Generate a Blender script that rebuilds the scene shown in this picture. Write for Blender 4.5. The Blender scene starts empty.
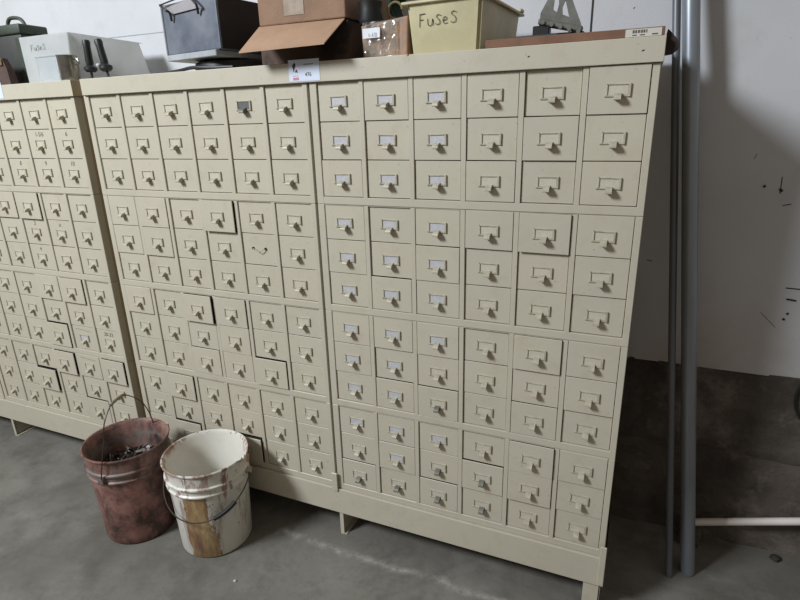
import bpy, bmesh, math, random
from mathutils import Vector, Matrix, noise
random.seed(7)
PI = math.pi
sc = bpy.context.scene
COL = sc.collection
ZC = 1.54            # height of the top edge of the drawer stacks above the floor

# ------------------------------------------------------------------ materials
def mat(name, color, rough=0.6, metal=0.0, noise_amt=0.0, noise_scale=8.0, dark=None,
        bump=0.0, bump_scale=60.0, stretch=(1, 1, 1), trans=0.0, contrast=(0.35, 0.65), coat=0.0):
    m = bpy.data.materials.new(name); m.use_nodes = True
    nt = m.node_tree; N = nt.nodes; L = nt.links
    b = N['Principled BSDF']
    b.inputs['Roughness'].default_value = rough
    b.inputs['Metallic'].default_value = metal
    c4 = (*color, 1)
    b.inputs['Base Color'].default_value = c4
    if trans: b.inputs['Transmission Weight'].default_value = trans
    if coat: b.inputs['Coat Weight'].default_value = coat
    tc = N.new('ShaderNodeTexCoord')
    mp = N.new('ShaderNodeMapping'); mp.inputs['Scale'].default_value = stretch
    geo = N.new('ShaderNodeNewGeometry')
    L.new(geo.outputs['Position'], mp.inputs['Vector'])
    if noise_amt:
        n = N.new('ShaderNodeTexNoise'); n.inputs['Scale'].default_value = noise_scale
        n.inputs['Detail'].default_value = 6; n.inputs['Roughness'].default_value = 0.62
        L.new(mp.outputs[0], n.inputs['Vector'])
        r = N.new('ShaderNodeValToRGB'); r.color_ramp.elements[0].position = contrast[0]
        r.color_ramp.elements[1].position = contrast[1]
        d = dark if dark else tuple(c * (1 - noise_amt) for c in color)
        r.color_ramp.elements[0].color = (*d, 1); r.color_ramp.elements[1].color = c4
        L.new(n.outputs['Fac'], r.inputs['Fac']); L.new(r.outputs['Color'], b.inputs['Base Color'])
    if bump:
        n2 = N.new('ShaderNodeTexNoise'); n2.inputs['Scale'].default_value = bump_scale
        n2.inputs['Detail'].default_value = 5
        L.new(mp.outputs[0], n2.inputs['Vector'])
        bp = N.new('ShaderNodeBump'); bp.inputs['Strength'].default_value = bump; bp.inputs['Distance'].default_value = 0.01
        L.new(n2.outputs['Fac'], bp.inputs['Height']); L.new(bp.outputs['Normal'], b.inputs['Normal'])
    return m

class G:   # small node-graph helper
    def __init__(s, name):
        s.m = bpy.data.materials.new(name); s.m.use_nodes = True
        s.nt = s.m.node_tree; s.N = s.nt.nodes; s.L = s.nt.links; s.b = s.N['Principled BSDF']
        s.pos = s.N.new('ShaderNodeNewGeometry').outputs['Position']
        s.tc = s.N.new('ShaderNodeTexCoord')
    def set(s, sock, v):
        if hasattr(v, 'is_output') or hasattr(v, 'links'): s.L.new(v, sock)
        else: sock.default_value = v
    def math(s, op, a, b=0.0, clamp=False):
        n = s.N.new('ShaderNodeMath'); n.operation = op; n.use_clamp = clamp
        s.set(n.inputs[0], a); s.set(n.inputs[1], b); return n.outputs[0]
    def noise(s, vec, scale, detail=5, rough=0.6, stretch=None):
        if stretch:
            mp = s.N.new('ShaderNodeMapping'); mp.inputs['Scale'].default_value = stretch
            s.L.new(vec, mp.inputs['Vector']); vec = mp.outputs[0]
        n = s.N.new('ShaderNodeTexNoise'); n.inputs['Scale'].default_value = scale
        n.inputs['Detail'].default_value = detail; n.inputs['Roughness'].default_value = rough
        s.L.new(vec, n.inputs['Vector']); return n.outputs['Fac']
    def ramp(s, fac, stops):
        r = s.N.new('ShaderNodeValToRGB'); e = r.color_ramp.elements
        while len(e) < len(stops): e.new(0.5)
        for k, (p, c) in enumerate(stops):
            e[k].position = p; e[k].color = (c, c, c, 1) if isinstance(c, (int, float)) else (*c, 1)
        s.set(r.inputs['Fac'], fac); return r.outputs['Color']
    def mix(s, f, a, b):
        n = s.N.new('ShaderNodeMix'); n.data_type = 'RGBA'
        s.set(n.inputs[0], f)
        for sock, v in ((n.inputs[6], a), (n.inputs[7], b)):
            s.set(sock, v if not isinstance(v, tuple) else (*v, 1))
        return n.outputs[2]
    def sep(s, v):
        n = s.N.new('ShaderNodeSeparateXYZ'); s.L.new(v, n.inputs[0]); return n.outputs
    def bump(s, h, strength=0.3, dist=0.01):
        n = s.N.new('ShaderNodeBump'); n.inputs['Strength'].default_value = strength; n.inputs['Distance'].default_value = dist
        s.L.new(h, n.inputs['Height']); s.L.new(n.outputs[0], s.b.inputs['Normal'])
    def out(s, color, rough=0.6):
        s.set(s.b.inputs['Base Color'], color); s.set(s.b.inputs['Roughness'], rough); return s.m

BEIGE = (0.495, 0.455, 0.360)
def paint(name, base, amt=1.0):
    g = G(name)
    n1 = g.noise(g.pos, 2.2, 4)
    n2 = g.noise(g.pos, 16, 6, 0.7)
    n3 = g.noise(g.pos, 90, 3, 0.6)
    c = g.mix(g.ramp(n1, [(0.35, 0.0), (0.7, 0.35 * amt)]), base, tuple(v * 0.83 for v in base))
    c = g.mix(g.ramp(n2, [(0.52, 0.0), (0.75, 0.5 * amt)]), c, (base[0] * .80, base[1] * .74, base[2] * .66))
    c = g.mix(g.ramp(n3, [(0.66, 0.0), (0.74, 0.35 * amt)]), c, (0.16, 0.12, 0.08))
    g.bump(g.noise(g.pos, 240, 2), 0.06, 0.002)
    return g.out(c, 0.42)
M = {}
M['paint'] = paint('beige_paint', BEIGE)
M['paint_face'] = paint('beige_drawer_paint', (0.505, 0.465, 0.366))
M['paint_worn'] = paint('pinkish_beige_paint', (0.505, 0.460, 0.362))
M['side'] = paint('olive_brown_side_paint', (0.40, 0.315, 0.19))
M['inside'] = mat('dark_gap_shade', (0.02, 0.017, 0.012), 0.9, noise_amt=0.3)  # near black stands in for the shade inside the drawer gaps
M['holder'] = mat('beige_painted_holder', (0.47, 0.435, 0.33), 0.4, noise_amt=0.3, noise_scale=50)
M['pull'] = mat('beige_painted_pull', (0.47, 0.43, 0.33), 0.40, noise_amt=0.3, noise_scale=60)
M['pull_dark'] = mat('worn_grey_pull', (0.20, 0.19, 0.155), 0.5, metal=0.1, noise_amt=0.4, noise_scale=60)
M['card_white'] = mat('white_card', (0.50, 0.495, 0.515), 0.5, noise_amt=0.15, noise_scale=120)
M['card_beige'] = mat('yellowed_card', (0.53, 0.49, 0.395), 0.6, noise_amt=0.12, noise_scale=120)
M['card_grey'] = mat('dark_grey_card', (0.12, 0.12, 0.115), 0.5, noise_amt=0.3, noise_scale=150)
M['pencil'] = mat('pencil_mark', (0.10, 0.095, 0.095), 0.8, noise_amt=0.3)
M['ink'] = mat('black_marker', (0.025, 0.022, 0.02), 0.6, noise_amt=0.2)
M['dark_metal'] = mat('dark_steel', (0.05, 0.05, 0.05), 0.45, metal=0.6, noise_amt=0.3, noise_scale=30)
M['screw'] = mat('dark_screw', (0.04, 0.035, 0.03), 0.4, metal=0.7, noise_amt=0.2)

# ------------------------------------------------------------------ mesh helpers
def bm_box(bm, x0, x1, y0, y1, z0, z1, bev=0.0, seg=1):
    t = bmesh.new()
    bmesh.ops.create_cube(t, size=1.0)
    for v in t.verts:
        v.co = Vector((x0 + (v.co.x + .5) * (x1 - x0), y0 + (v.co.y + .5) * (y1 - y0), z0 + (v.co.z + .5) * (z1 - z0)))
    if bev: bmesh.ops.bevel(t, geom=t.edges[:] , offset=bev, segments=seg, affect='EDGES', profile=0.5)
    me = bpy.data.meshes.new('tmp'); t.to_mesh(me); t.free(); bm.from_mesh(me); bpy.data.meshes.remove(me)
    return bm
def bm_quad_prism(bm, pts_a, pts_b):
    """closed hull between two polygons with the same vertex count"""
    a = [bm.verts.new(p) for p in pts_a]; b = [bm.verts.new(p) for p in pts_b]
    n = len(a)
    bm.faces.new(a[::-1]); bm.faces.new(b)
    for i in range(n): bm.faces.new((a[i], a[(i + 1) % n], b[(i + 1) % n], b[i]))
    return bm
def bm_lathe(bm, prof, seg=48, c=(0, 0, 0), fn=None):
    rings = []
    for r, z in prof:
        ring = []
        for i in range(seg):
            a = 2 * PI * i / seg
            p = Vector((c[0] + r * math.cos(a), c[1] + r * math.sin(a), c[2] + z))
            if fn: p = fn(p, a, r, z)
            ring.append(bm.verts.new(p))
        rings.append(ring)
    for k in range(len(rings) - 1):
        for i in range(seg):
            j = (i + 1) % seg
            bm.faces.new((rings[k][i], rings[k][j], rings[k + 1][j], rings[k + 1][i]))
    if prof[0][0] > 1e-5: bm.faces.new(rings[0][::-1])
    if prof[-1][0] > 1e-5: bm.faces.new(rings[-1])
    return bm
def bm_tube(bm, pts, r, seg=10, closed=False):
    pts = [Vector(p) for p in pts]; n = len(pts); rings = []
    rr = r if isinstance(r, (list, tuple)) else [r] * n
    up = Vector((0, 0, 1))
    for i, p in enumerate(pts):
        d = (pts[min(i + 1, n - 1)] - pts[max(i - 1, 0)]).normalized()
        if i == 0:
            u = d.orthogonal().normalized()
        else:
            u = (u - d * u.dot(d)).normalized()
        v = d.cross(u)
        rings.append([bm.verts.new(p + (u * math.cos(2 * PI * k / seg) + v * math.sin(2 * PI * k / seg)) * rr[i]) for k in range(seg)])
    for i in range(n - 1):
        for k in range(seg):
            j = (k + 1) % seg
            bm.faces.new((rings[i][k], rings[i][j], rings[i + 1][j], rings[i + 1][k]))
    bm.faces.new(rings[0][::-1]); bm.faces.new(rings[-1])
    return bm
def smooth_path(pts, n=6):
    P = [Vector(p) for p in pts]; out = []
    for i in range(len(P) - 1):
        p0 = P[max(i - 1, 0)]; p1 = P[i]; p2 = P[i + 1]; p3 = P[min(i + 2, len(P) - 1)]
        for k in range(n):
            t = k / n
            out.append(0.5 * ((2 * p1) + (-p0 + p2) * t + (2 * p0 - 5 * p1 + 4 * p2 - p3) * t * t + (-p0 + 3 * p1 - 3 * p2 + p3) * t ** 3))
    out.append(P[-1]); return out
def mesh(name, bm, m, smooth=False):
    me = bpy.data.meshes.new(name)
    bmesh.ops.recalc_face_normals(bm, faces=bm.faces[:])
    bm.to_mesh(me); bm.free()
    for mm in (m if isinstance(m, (list, tuple)) else [m]): me.materials.append(mm)
    if smooth:
        for p in me.polygons: p.use_smooth = True
        try: me.set_sharp_from_angle(angle=math.radians(40))
        except Exception: pass
    return me
def obj(name, me, parent=None, loc=(0, 0, 0), rot=(0, 0, 0)):
    o = bpy.data.objects.new(name, me); COL.objects.link(o)
    o.location = loc; o.rotation_euler = rot
    if parent: o.parent = parent
    return o
def part(name, bm, m, parent=None, loc=(0, 0, 0), rot=(0, 0, 0), smooth=False):
    return obj(name, mesh(name, bm, m, smooth), parent, loc, rot)
def thing(name, label, cat, loc=(0, 0, 0), rz=0.0, group=None):
    o = bpy.data.objects.new(name, None); COL.objects.link(o); o.empty_display_size = 0.05
    o.location = loc; o.rotation_euler = (0, 0, rz); tag(o, label, cat, group); return o
def tag(o, label, cat, group=None):
    o['label'] = label; o['category'] = cat
    if group: o['group'] = group
    return o
def struct(o, label=None, cat=None):
    o['kind'] = 'structure'
    if label: o['label'] = label
    if cat: o['category'] = cat
    return o
def text_mesh(name, s, size, m, depth=0.0004, shear=0.0):
    cu = bpy.data.curves.new(name, 'FONT'); cu.body = s; cu.size = size; cu.extrude = depth
    cu.align_x = 'CENTER'; cu.align_y = 'CENTER'; cu.shear = shear
    t = bpy.data.objects.new('t', cu); COL.objects.link(t)
    bpy.context.view_layer.update()
    me = bpy.data.meshes.new_from_object(t.evaluated_get(bpy.context.evaluated_depsgraph_get()))
    bpy.data.objects.remove(t); bpy.data.curves.remove(cu)
    me.transform(Matrix.Rotation(PI / 2, 4, 'X')); me.name = name
    me.materials.clear(); me.materials.append(m); return me
def stroke_mesh(name, strokes, r, m, seg=6):
    bm = bmesh.new()
    for s in strokes: bm_tube(bm, [(x, 0, z) for x, z in s], r, seg)
    return mesh(name, bm, m)

# ------------------------------------------------------------------ setting
# floor
g = G('stained_concrete')
x, y, z = g.sep(g.pos)
n1 = g.noise(g.pos, 1.6, 6, 0.6); n2 = g.noise(g.pos, 7, 8, 0.7); n3 = g.noise(g.pos, 55, 6, 0.7); n4 = g.noise(g.pos, 3.3, 7, 0.65)
c = g.ramp(n1, [(0.3, (0.105, 0.098, 0.083)), (0.7, (0.205, 0.193, 0.168))])
c = g.mix(g.ramp(n2, [(0.44, 0.0), (0.66, 0.75)]), c, (0.090, 0.080, 0.066))
c = g.mix(g.ramp(n4, [(0.52, 0.0), (0.68, 0.55)]), c, (0.235, 0.225, 0.20))
c = g.mix(g.ramp(n3, [(0.60, 0.0), (0.78, 0.5)]), c, (0.07, 0.062, 0.055))
wig = g.math('MULTIPLY', g.math('SUBTRACT', g.noise(g.pos, 6, 3), 0.5), 0.05)
dl = g.math('ABSOLUTE', g.math('ADD', g.math('ADD', y, 0.075), wig))
band = g.math('SUBTRACT', 1.0, g.math('DIVIDE', dl, 0.022), True)
inx = g.math('MULTIPLY', g.math('GREATER_THAN', x, -0.25), g.math('LESS_THAN', x, 1.1))
dust = g.math('MULTIPLY', g.math('MULTIPLY', band, g.ramp(g.noise(g.pos, 11, 6, 0.75), [(0.42, 0.0), (0.62, 0.75)])), inx)
c = g.mix(dust, c, (0.42, 0.39, 0.36))
g.bump(g.noise(g.pos, 30, 8, 0.7), 0.25, 0.006)
M['floor'] = g.out(c, 0.75)
bm = bmesh.new(); bm_box(bm, -6, 5, -7, 0.62, -0.1, 0.0)
struct(part('floor', bm, M['floor']))

# upper wall (painted board)
g = G('white_painted_wall')
n1 = g.noise(g.pos, 1.3, 4); n2 = g.noise(g.pos, 9, 6, 0.7); n3 = g.noise(g.pos, 70, 4)
x, y, z = g.sep(g.pos)
c = g.ramp(n1, [(0.3, (0.47, 0.475, 0.49)), (0.7, (0.57, 0.575, 0.595))])
c = g.mix(g.ramp(n2, [(0.55, 0.0), (0.8, 0.4)]), c, (0.40, 0.37, 0.33))
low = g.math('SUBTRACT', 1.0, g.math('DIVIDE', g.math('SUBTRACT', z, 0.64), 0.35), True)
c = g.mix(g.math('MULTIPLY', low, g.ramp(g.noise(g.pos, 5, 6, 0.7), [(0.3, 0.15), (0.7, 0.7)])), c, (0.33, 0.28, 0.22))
c = g.mix(g.ramp(n3, [(0.70, 0.0), (0.76, 0.5)]), c, (0.25, 0.22, 0.2))
g.bump(g.noise(g.pos, 120, 4), 0.12, 0.004)
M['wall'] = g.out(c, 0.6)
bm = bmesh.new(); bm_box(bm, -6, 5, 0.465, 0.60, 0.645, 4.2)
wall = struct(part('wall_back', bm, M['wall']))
M['gap'] = mat('dark_joint', (0.03, 0.028, 0.025), 0.9, noise_amt=0.3)
M['seam'] = mat('pale_board_joint', (0.33, 0.34, 0.36), 0.8, noise_amt=0.3)
bm = bmesh.new(); bm_box(bm, 0.6705, 0.6755, 0.4635, 0.466, 0.66, 4.1)
struct(part('trim_1', bm, M['gap']))
bm = bmesh.new(); bm_box(bm, -5.9, 0.6705, 0.4640, 0.466, ZC + 0.254, ZC + 0.257)
struct(part('trim_2', bm, M['seam']))
# scuffs and drill marks on the wall
def wall_marks():
    bm = bmesh.new()
    for (xa, za, xb, zb, w) in ((1.283, -.607, 1.36, -.609, .004), (1.29, -.641, 1.315, -.644, .006), (1.232, -.690, 1.277, -.733, .002),
                                (1.298, -.688, 1.303, -.684, .007), (1.291, -.703, 1.296, -.706, .008), (1.180, -.309, 1.184, -.314, .008),
                                (1.221, -.285, 1.223, -.332, .003), (1.220, -.318, 1.227, -.325, .008), (1.235, -.365, 1.255, -.360, .003),
                                (1.145, -.235, 1.150, -.222, .002), (0.899, -.55, 0.915, -.553, .003), (1.25, -.09, 1.254, -.094, .004), (0.785, 0.18, 0.789, 0.183, .003)):
        bm_tube(bm, [(xa, 0.4655, ZC + za), (xb, 0.4655, ZC + zb)], w / 2, 6)
    return bm
part('scuff_mark', wall_marks(), M['gap'], wall)

# rough foundation below
g = G('rough_dark_foundation')
n1 = g.noise(g.pos, 2.4, 7, 0.65); n2 = g.noise(g.pos, 14, 8, 0.75); n3 = g.noise(g.pos, 5, 6, 0.7)
c = g.ramp(n1, [(0.38, (0.038, 0.032, 0.026)), (0.62, (0.125, 0.105, 0.086))])
c = g.mix(g.ramp(n2, [(0.5, 0.0), (0.75, 0.7)]), c, (0.035, 0.030, 0.026))
c = g.mix(g.ramp(n3, [(0.55, 0.0), (0.66, 0.6)]), c, (0.21, 0.18, 0.15))
g.bump(n2, 0.6, 0.02)
M['found'] = g.out(c, 0.9)
bm = bmesh.new()
nx, nz = 240, 34
vs = []
for i in range(nx + 1):
    row = []
    for k in range(nz + 1):
        X = -4.4 + 7.6 * i / nx; Z = 0.648 * k / nz
        d = noise.noise(Vector((X * 3, Z * 3, 1))) * 0.022 + noise.noise(Vector((X * 11, Z * 11, 5))) * 0.012
        if k == nz: Z += noise.noise(Vector((X * 4, 3, 1))) * 0.008; 
        d += 0.010 * (abs((Z - 0.34)) < 0.014)      # a block course joint
        row.append(bm.verts.new((X, 0.462 + d, Z)))
    vs.append(row)
for i in range(nx):
    for k in range(nz): bm.faces.new((vs[i][k], vs[i + 1][k], vs[i + 1][k + 1], vs[i][k + 1]))
top = [bm.verts.new((-4.4 + 7.6 * i / nx, 0.60, 0.648)) for i in range(nx + 1)]
for i in range(nx): bm.faces.new((vs[i][nz], vs[i + 1][nz], top[i + 1], top[i]))
found = struct(part('wall_lower', bm, M['found'], smooth=True))

# ------------------------------------------------------------------ drawer units
PITCH = 0.144; DW = 0.1305; DROW = 0.31149 / 3; H = 0.33494; DEP = 0.42
UW = 0.0225 + 0.8505 + 0.0165
def unit_body():
    bm = bmesh.new()
    h = H - 0.0008; W = UW
    z1 = h; zb = h - 0.3125                     # opening from zb to z1-0.001
    b = 0.0012
    bm_box(bm, 0, 0.0225, 0, 0.03, 0, z1, b)
    bm_box(bm, W - 0.0165, W, 0, 0.03, 0, z1, b)
    bm_box(bm, 0.0225 - .002, W - 0.0165 + .002, 0.0003, 0.03, 0, zb, b)
    bm_box(bm, 0.0225 - .002, W - 0.0165 + .002, 0.0003, 0.03, z1 - 0.0012, z1)
    for k in range(1, 6):
        xs = 0.0225 + k * PITCH
        bm_box(bm, xs - (PITCH - DW), xs, 0.0002, 0.03, zb - .001, z1 - .001, 0.0008)
    # sheet-metal shell
    bm_box(bm, 0, 0.003, 0.03, DEP, 0, z1); bm_box(bm, W - 0.003, W, 0.03, DEP, 0, z1)
    bm_box(bm, 0.003, W - 0.003, DEP - 0.003, DEP, 0, z1)
    bm_box(bm, 0.003, W - 0.003, 0.03, DEP - .003, 0, 0.003); bm_box(bm, 0.003, W - 0.003, 0.03, DEP - .003, z1 - 0.003, z1)
    return bm
ME_body = mesh('body', unit_body(), [M['paint'], M['inside'], M['side']])
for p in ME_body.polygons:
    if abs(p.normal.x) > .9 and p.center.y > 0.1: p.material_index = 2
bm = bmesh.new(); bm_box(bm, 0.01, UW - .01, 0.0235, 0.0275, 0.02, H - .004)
ME_gap_shade = mesh('gap_shade_sheet', bm, M['inside'])  # added dark sheet that paints the shade behind the drawer gaps
# drawer: front with a folded edge plus inset tray coloured near black as gap shade; origin at the centre of its face
def drawer_bm():
    bm = bmesh.new(); w = DW / 2 - 0.0013; h = DROW / 2 - 0.0010
    bm_box(bm, -w + .006, w - .006, 0.003, 0.0165, -h + .003, h - .004)
    bm_box(bm, -w, w, 0, 0.0034, -h, h, 0.0009, 1)
    return bm
ME_drawer = []
for m in (M['paint_face'], M['paint'], M['paint_worn']):
    me = mesh('drawer', drawer_bm(), [m, M['inside']])
    for p in me.polygons:
        if p.index < 6: p.material_index = 1
    ME_drawer.append(me)
def holder_bm():
    bm = bmesh.new(); t = 0.0028; d = -0.0030
    bm_box(bm, -0.0255, -0.0255 + t, d, 0.001, -0.0125, 0.0145, 0.0006)
    bm_box(bm, 0.0255 - t * 1.7, 0.0260, d - .0016, 0.001, -0.0135, 0.0150, 0.0006)
    bm_box(bm, -0.0255, 0.0255, d, 0.001, 0.0145 - t, 0.0145, 0.0006)
    bm_box(bm, -0.0300, 0.0255, d, 0.001, -0.0135, -0.0098, 0.0006)
    return bm
ME_holder = mesh('label_holder', holder_bm(), M['holder'])
def pull_bm():
    bm = bmesh.new(); w = 0.0088
    prof = [(0.0, -0.0065), (-0.010, -0.0085), (-0.0180, -0.0125), (-0.0205, -0.0160), (-0.0205, -0.0205), (-0.0180, -0.0215), (-0.008, -0.0205), (0.0, -0.0205)]
    bm_quad_prism(bm, [(-w + 0.001, y, z) for y, z in prof], [(w - .001, y, z) for y, z in prof])
    return bm
ME_pull = mesh('pull', pull_bm(), M['pull'], smooth=True); ME_pull_d = mesh('pull', pull_bm(), M['pull_dark'], smooth=True)
bm = bmesh.new(); bm_box(bm, -0.0226, 0.0206, -0.0006, 0.0004, -0.0098, 0.0116)
ME_card = {'w': mesh('card', bm, M['card_white'])}
ME_card['b'] = ME_card['w'].copy(); ME_card['b'].materials.clear(); ME_card['b'].materials.append(M['card_beige'])
ME_card['g'] = ME_card['w'].copy(); ME_card['g'].materials.clear(); ME_card['g'].materials.append(M['card_grey'])

# drawers standing out: (stack, unit, row, col): millimetres
OUT = {('A',2,1,1):1.5,('A',2,1,2):5,('A',2,1,4):12,('A',2,2,2):4,('A',2,2,1):1,('A',3,1,1):4,('A',3,1,3):15,('A',3,1,4):8,('A',3,2,4):4,('A',3,3,3):4,
       ('A',3,2,3):0,('A',3,3,5):8,('A',4,1,2):10,('A',4,3,2):9,('A',4,3,4):14,('A',3,3,4):1,
       ('B',1,1,6):5,('B',1,2,5):2.5,('B',1,3,4):2,('B',1,3,6):1.5,('B',2,1,5):8,('B',2,1,4):2,('B',2,1,6):1.5,('B',2,2,3):2,('B',3,1,5):8,('B',3,1,3):3,
       ('B',3,1,6):2,('B',3,3,3):3,('B',3,2,6):2,('B',3,3,5):1,('B',4,1,5):9,('B',4,1,6):3,('B',4,2,5):6,('B',4,2,4):2,
       ('L',2,1,4):9,('L',2,1,3):6,('L',3,1,5):9,('L',3,3,4):9,('L',3,1,4):4,('L',4,1,4):14,('L',4,1,6):12,('L',4,2,3):15,('L',4,3,5):3,('L',4,1,5):3}
DARK_PULL = {('B',4,2,3),('B',4,3,3),('B',4,2,4),('B',4,3,2),('B',4,3,1),('B',4,3,4),('B',3,3,3),('A',1,1,5)}
WHITE = {('B',u,r,c) for u in (1,2) for r in (1,2,3) for c in (1,2,3)} | {('B',3,1,1),('B',3,1,2),('B',3,1,3),('B',3,2,1),('B',3,3,1),('B',3,3,2),
         ('B',4,1,1),('B',4,1,2),('B',4,1,3),('B',3,2,2),('B',4,2,2),('L',3,3,5)}
GREY = {('A',1,1,5)}
WRITE = {('L',1,2,5):'1-5/6',('L',1,2,6):'6',('L',1,3,4):'8',('L',1,3,5):'9',('L',1,3,6):'10',('L',3,3,6):'20-32',('L',2,2,4):'3',('L',2,2,5):'x',('L',2,3,4):'4'}
ME_scribble = stroke_mesh('handwriting', [[(-0.045 + 0.003 * i, 0.0015 * math.sin(i * 2.1) - 0.0002 * i) for i in range(30)]], 0.0005, M['pencil'], 4)
ME_wr = {k: text_mesh('handwriting', t, 0.022, M['pencil'], 0.0002, 0.15) for k, t in WRITE.items()}

STACK = {'K': -0.9685 - 2 * UW - 0.0075, 'L': -0.9685 - UW, 'A': -0.920, 'B': -0.0225}
LABEL = {
 ('K',1): "top beige steel unit beyond the left cabinet's left edge, outside the picture",
 ('K',2): "second beige steel unit down beyond the left cabinet's left edge, outside the picture",
 ('K',3): "third beige steel unit down at the picture's far left edge, barely visible",
 ('K',4): "bottom beige steel unit at the picture's far left edge, only its post visible",
 ('L',1): "top beige steel 18-drawer unit of the left cabinet, pencilled numbers above its label holders",
 ('L',2): "second beige 18-drawer unit down in the left cabinet, one top-row drawer slightly open",
 ('L',3): "third beige 18-drawer unit down in the left cabinet, one white card near its lower right",
 ('L',4): "bottom beige 18-drawer unit of the left cabinet, three drawers jutting out",
 ('A',1): "top left beige 18-drawer unit of the wide cabinet, dark grey card in one top-row holder",
 ('A',2): "second unit down on the wide cabinet's left side, one drawer with its label holder missing",
 ('A',3): "third unit down on the wide cabinet's left side, one top-row drawer well open",
 ('A',4): "bottom left beige 18-drawer unit of the wide cabinet, partly hidden behind the white bucket",
 ('B',1): "top right beige 18-drawer unit of the wide cabinet, beneath the yellow crate marked Fuses",
 ('B',2): "second beige 18-drawer unit down on the wide cabinet's right side, white cards in three columns",
 ('B',3): "third beige 18-drawer unit down on the wide cabinet's right side",
 ('B',4): "bottom right beige 18-drawer unit of the wide cabinet, some worn dark pulls"}
rnd = random.Random(3)
for s, x0 in STACK.items():
    for u in (1, 2, 3, 4):
        root = thing('drawer_unit', LABEL[(s, u)], 'drawer cabinet', (x0, 0, ZC - u * H), 0, 'stacked 18-drawer steel units')
        obj('body', ME_body, root); obj('gap_shade_sheet', ME_gap_shade, root)
        for r in (1, 2, 3):
            for c in (1, 2, 3, 4, 5, 6):
                k = (s, u, r, c)
                out = OUT.get(k)
                yy = 0.0050 + rnd.uniform(-0.0008, 0.0010) if out is None else -0.00075 * out + 0.001
                if s == 'B' and out is None and rnd.random() < 0.35: yy -= 0.0032
                zz = H - 0.0012 - (r - 0.5) * DROW
                d = obj('drawer', ME_drawer[rnd.choice((0, 0, 1, 1, 2))], root, (0.0225 + (c - 1) * PITCH + DW / 2, yy, zz), (0, rnd.uniform(-.0035, .0035), 0))
                if k in ME_wr: obj('handwriting', ME_wr[k], d, (0.0, -0.0003, 0.034))
                if k in (('L',3,3,5), ('L',4,1,5)): obj('handwriting', ME_scribble, d, (0, -0.0003, 0.038))
                if k == ('A',2,2,5):      # holder torn off: two screws and a bent wire loop
                    bm = bmesh.new()
                    for sx in (-0.024, 0.024): bm_tube(bm, [(sx, 0.001, 0.004), (sx, -0.004, 0.004)], 0.0042, 10)
                    part('screw', bm, M['screw'], d)
                    bm = bmesh.new(); bm_tube(bm, smooth_path([(-0.024, -.004, .003), (-0.012, -.008, .001), (0.0, -.013, -.003), (0.014, -.009, .000), (0.024, -.004, .004)], 5), 0.0013, 6)
                    part('wire_pull', bm, M['pull'], d, smooth=True)
                    continue
                hd = obj('label_holder', ME_holder, d, (rnd.uniform(-.001, .001), 0, rnd.uniform(-.001, .001)), (0, rnd.uniform(-.02, .02), 0))
                ck = 'g' if k in GREY else ('w' if k in WHITE else 'b')
                cd = obj('card', ME_card[ck], d, (0, 0, 0))
                if ck == 'w': cd['label'] = 'white card in the label holder'
                obj('pull', ME_pull_d if k in DARK_PULL else ME_pull, d, (rnd.uniform(-.001, .001), 0, rnd.uniform(-.0008, .0008)))

# cap strips and bases ------------------------------------------------
def cap(x0, x1, label, group=None):
    bm = bmesh.new()
    bm_box(bm, x0, x1, -0.009, DEP + 0.004, ZC + 0.0003, ZC + 0.052, 0.0015, 2)
    o = part('cap_strip', bm, [M['paint'], M['side']])
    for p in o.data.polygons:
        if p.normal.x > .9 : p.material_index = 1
    return tag(o, label, 'cabinet top')
XL0 = STACK['K']
capL = cap(XL0 - 0.02, -0.9570, "beige steel cap across the top of the left cabinet, dusty and narrower")
capC = cap(-0.9125, 0.8715, "long beige steel cap across the top of the wide cabinet")
for (xx, zz) in ((0.583, .027), (0.828, .024), (0.28, .049)):   # dark paint chips
    bm = bmesh.new(); bm_tube(bm, [(xx - .0022, -.0093, ZC + zz), (xx + .0022, -.0093, ZC + zz + .002)], 0.0011, 6); part('paint_chip', bm, M['gap'], capC)

def base(x0, x1, feet, label, clips):
    root = thing('plinth', label, 'cabinet base', (x0, 0, 0))
    zt = ZC - 4 * H - 0.0005; zb = 0.100
    bm = bmesh.new(); w = x1 - x0
    bm_box(bm, 0, w, -0.008, 0.004, zb, zt - 0.001, 0.0015, 2)
    bm_box(bm, 0, w, 0.004, DEP, zt - 0.006, zt); bm_box(bm, 0, w, DEP - .004, DEP, zb, zt)
    bm_box(bm, 0, 0.004, 0.004, DEP, zb, zt); bm_box(bm, w - .004, w, .004, DEP, zb, zt)
    bm_box(bm, 0, w, -0.0078, 0.02, zb - 0.001, zb + 0.003)
    part('base_rail', bm, M['paint'], root)
    for fx, kind in feet:
        X = fx - x0
        for yb in (0.0, DEP - 0.11):
            bm = bmesh.new()
            bm_box(bm, X, X + 0.004, yb, yb + 0.10, 0.0, zb + 0.01)
            if kind == 'edge': bm_box(bm, X, X + 0.022, yb, yb + 0.10, 0.0, 0.004)
            if kind == 'front': bm_box(bm, X - 0.044, X + .004, yb, yb + 0.004, 0.0, zb + 0.004, 0.0008)
            else: bm_box(bm, X - 0.002, X + 0.012, yb - .001, yb + 0.003, 0.0, zb + 0.004)
            part('foot', bm, M['paint'], root)
    for cx, cw, z0, z1 in clips:
        bm = bmesh.new(); X = cx - x0
        bm_box(bm, X - cw / 2, X + cw / 2, -0.0135, -0.0075, z0, z1, 0.0015)
        part('joining_plate', bm, M['paint'], root)
    return root
base(-0.922, 0.8735, ((-0.900, 'edge'), (-0.022, 'edge'), (0.862, 'front')),
     "long beige steel base rail with feet under the wide cabinet", ((-0.0285, 0.022, 0.192, 0.266), (0.8645, 0.018, 0.105, 0.245)))
base(XL0 - 0.02, -0.9675, ((XL0 + 0.020, 'edge'), (STACK['L'] + 0.0, 'edge'), (-0.99, 'edge')), "shorter beige steel base rail under the left cabinet", ())

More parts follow.
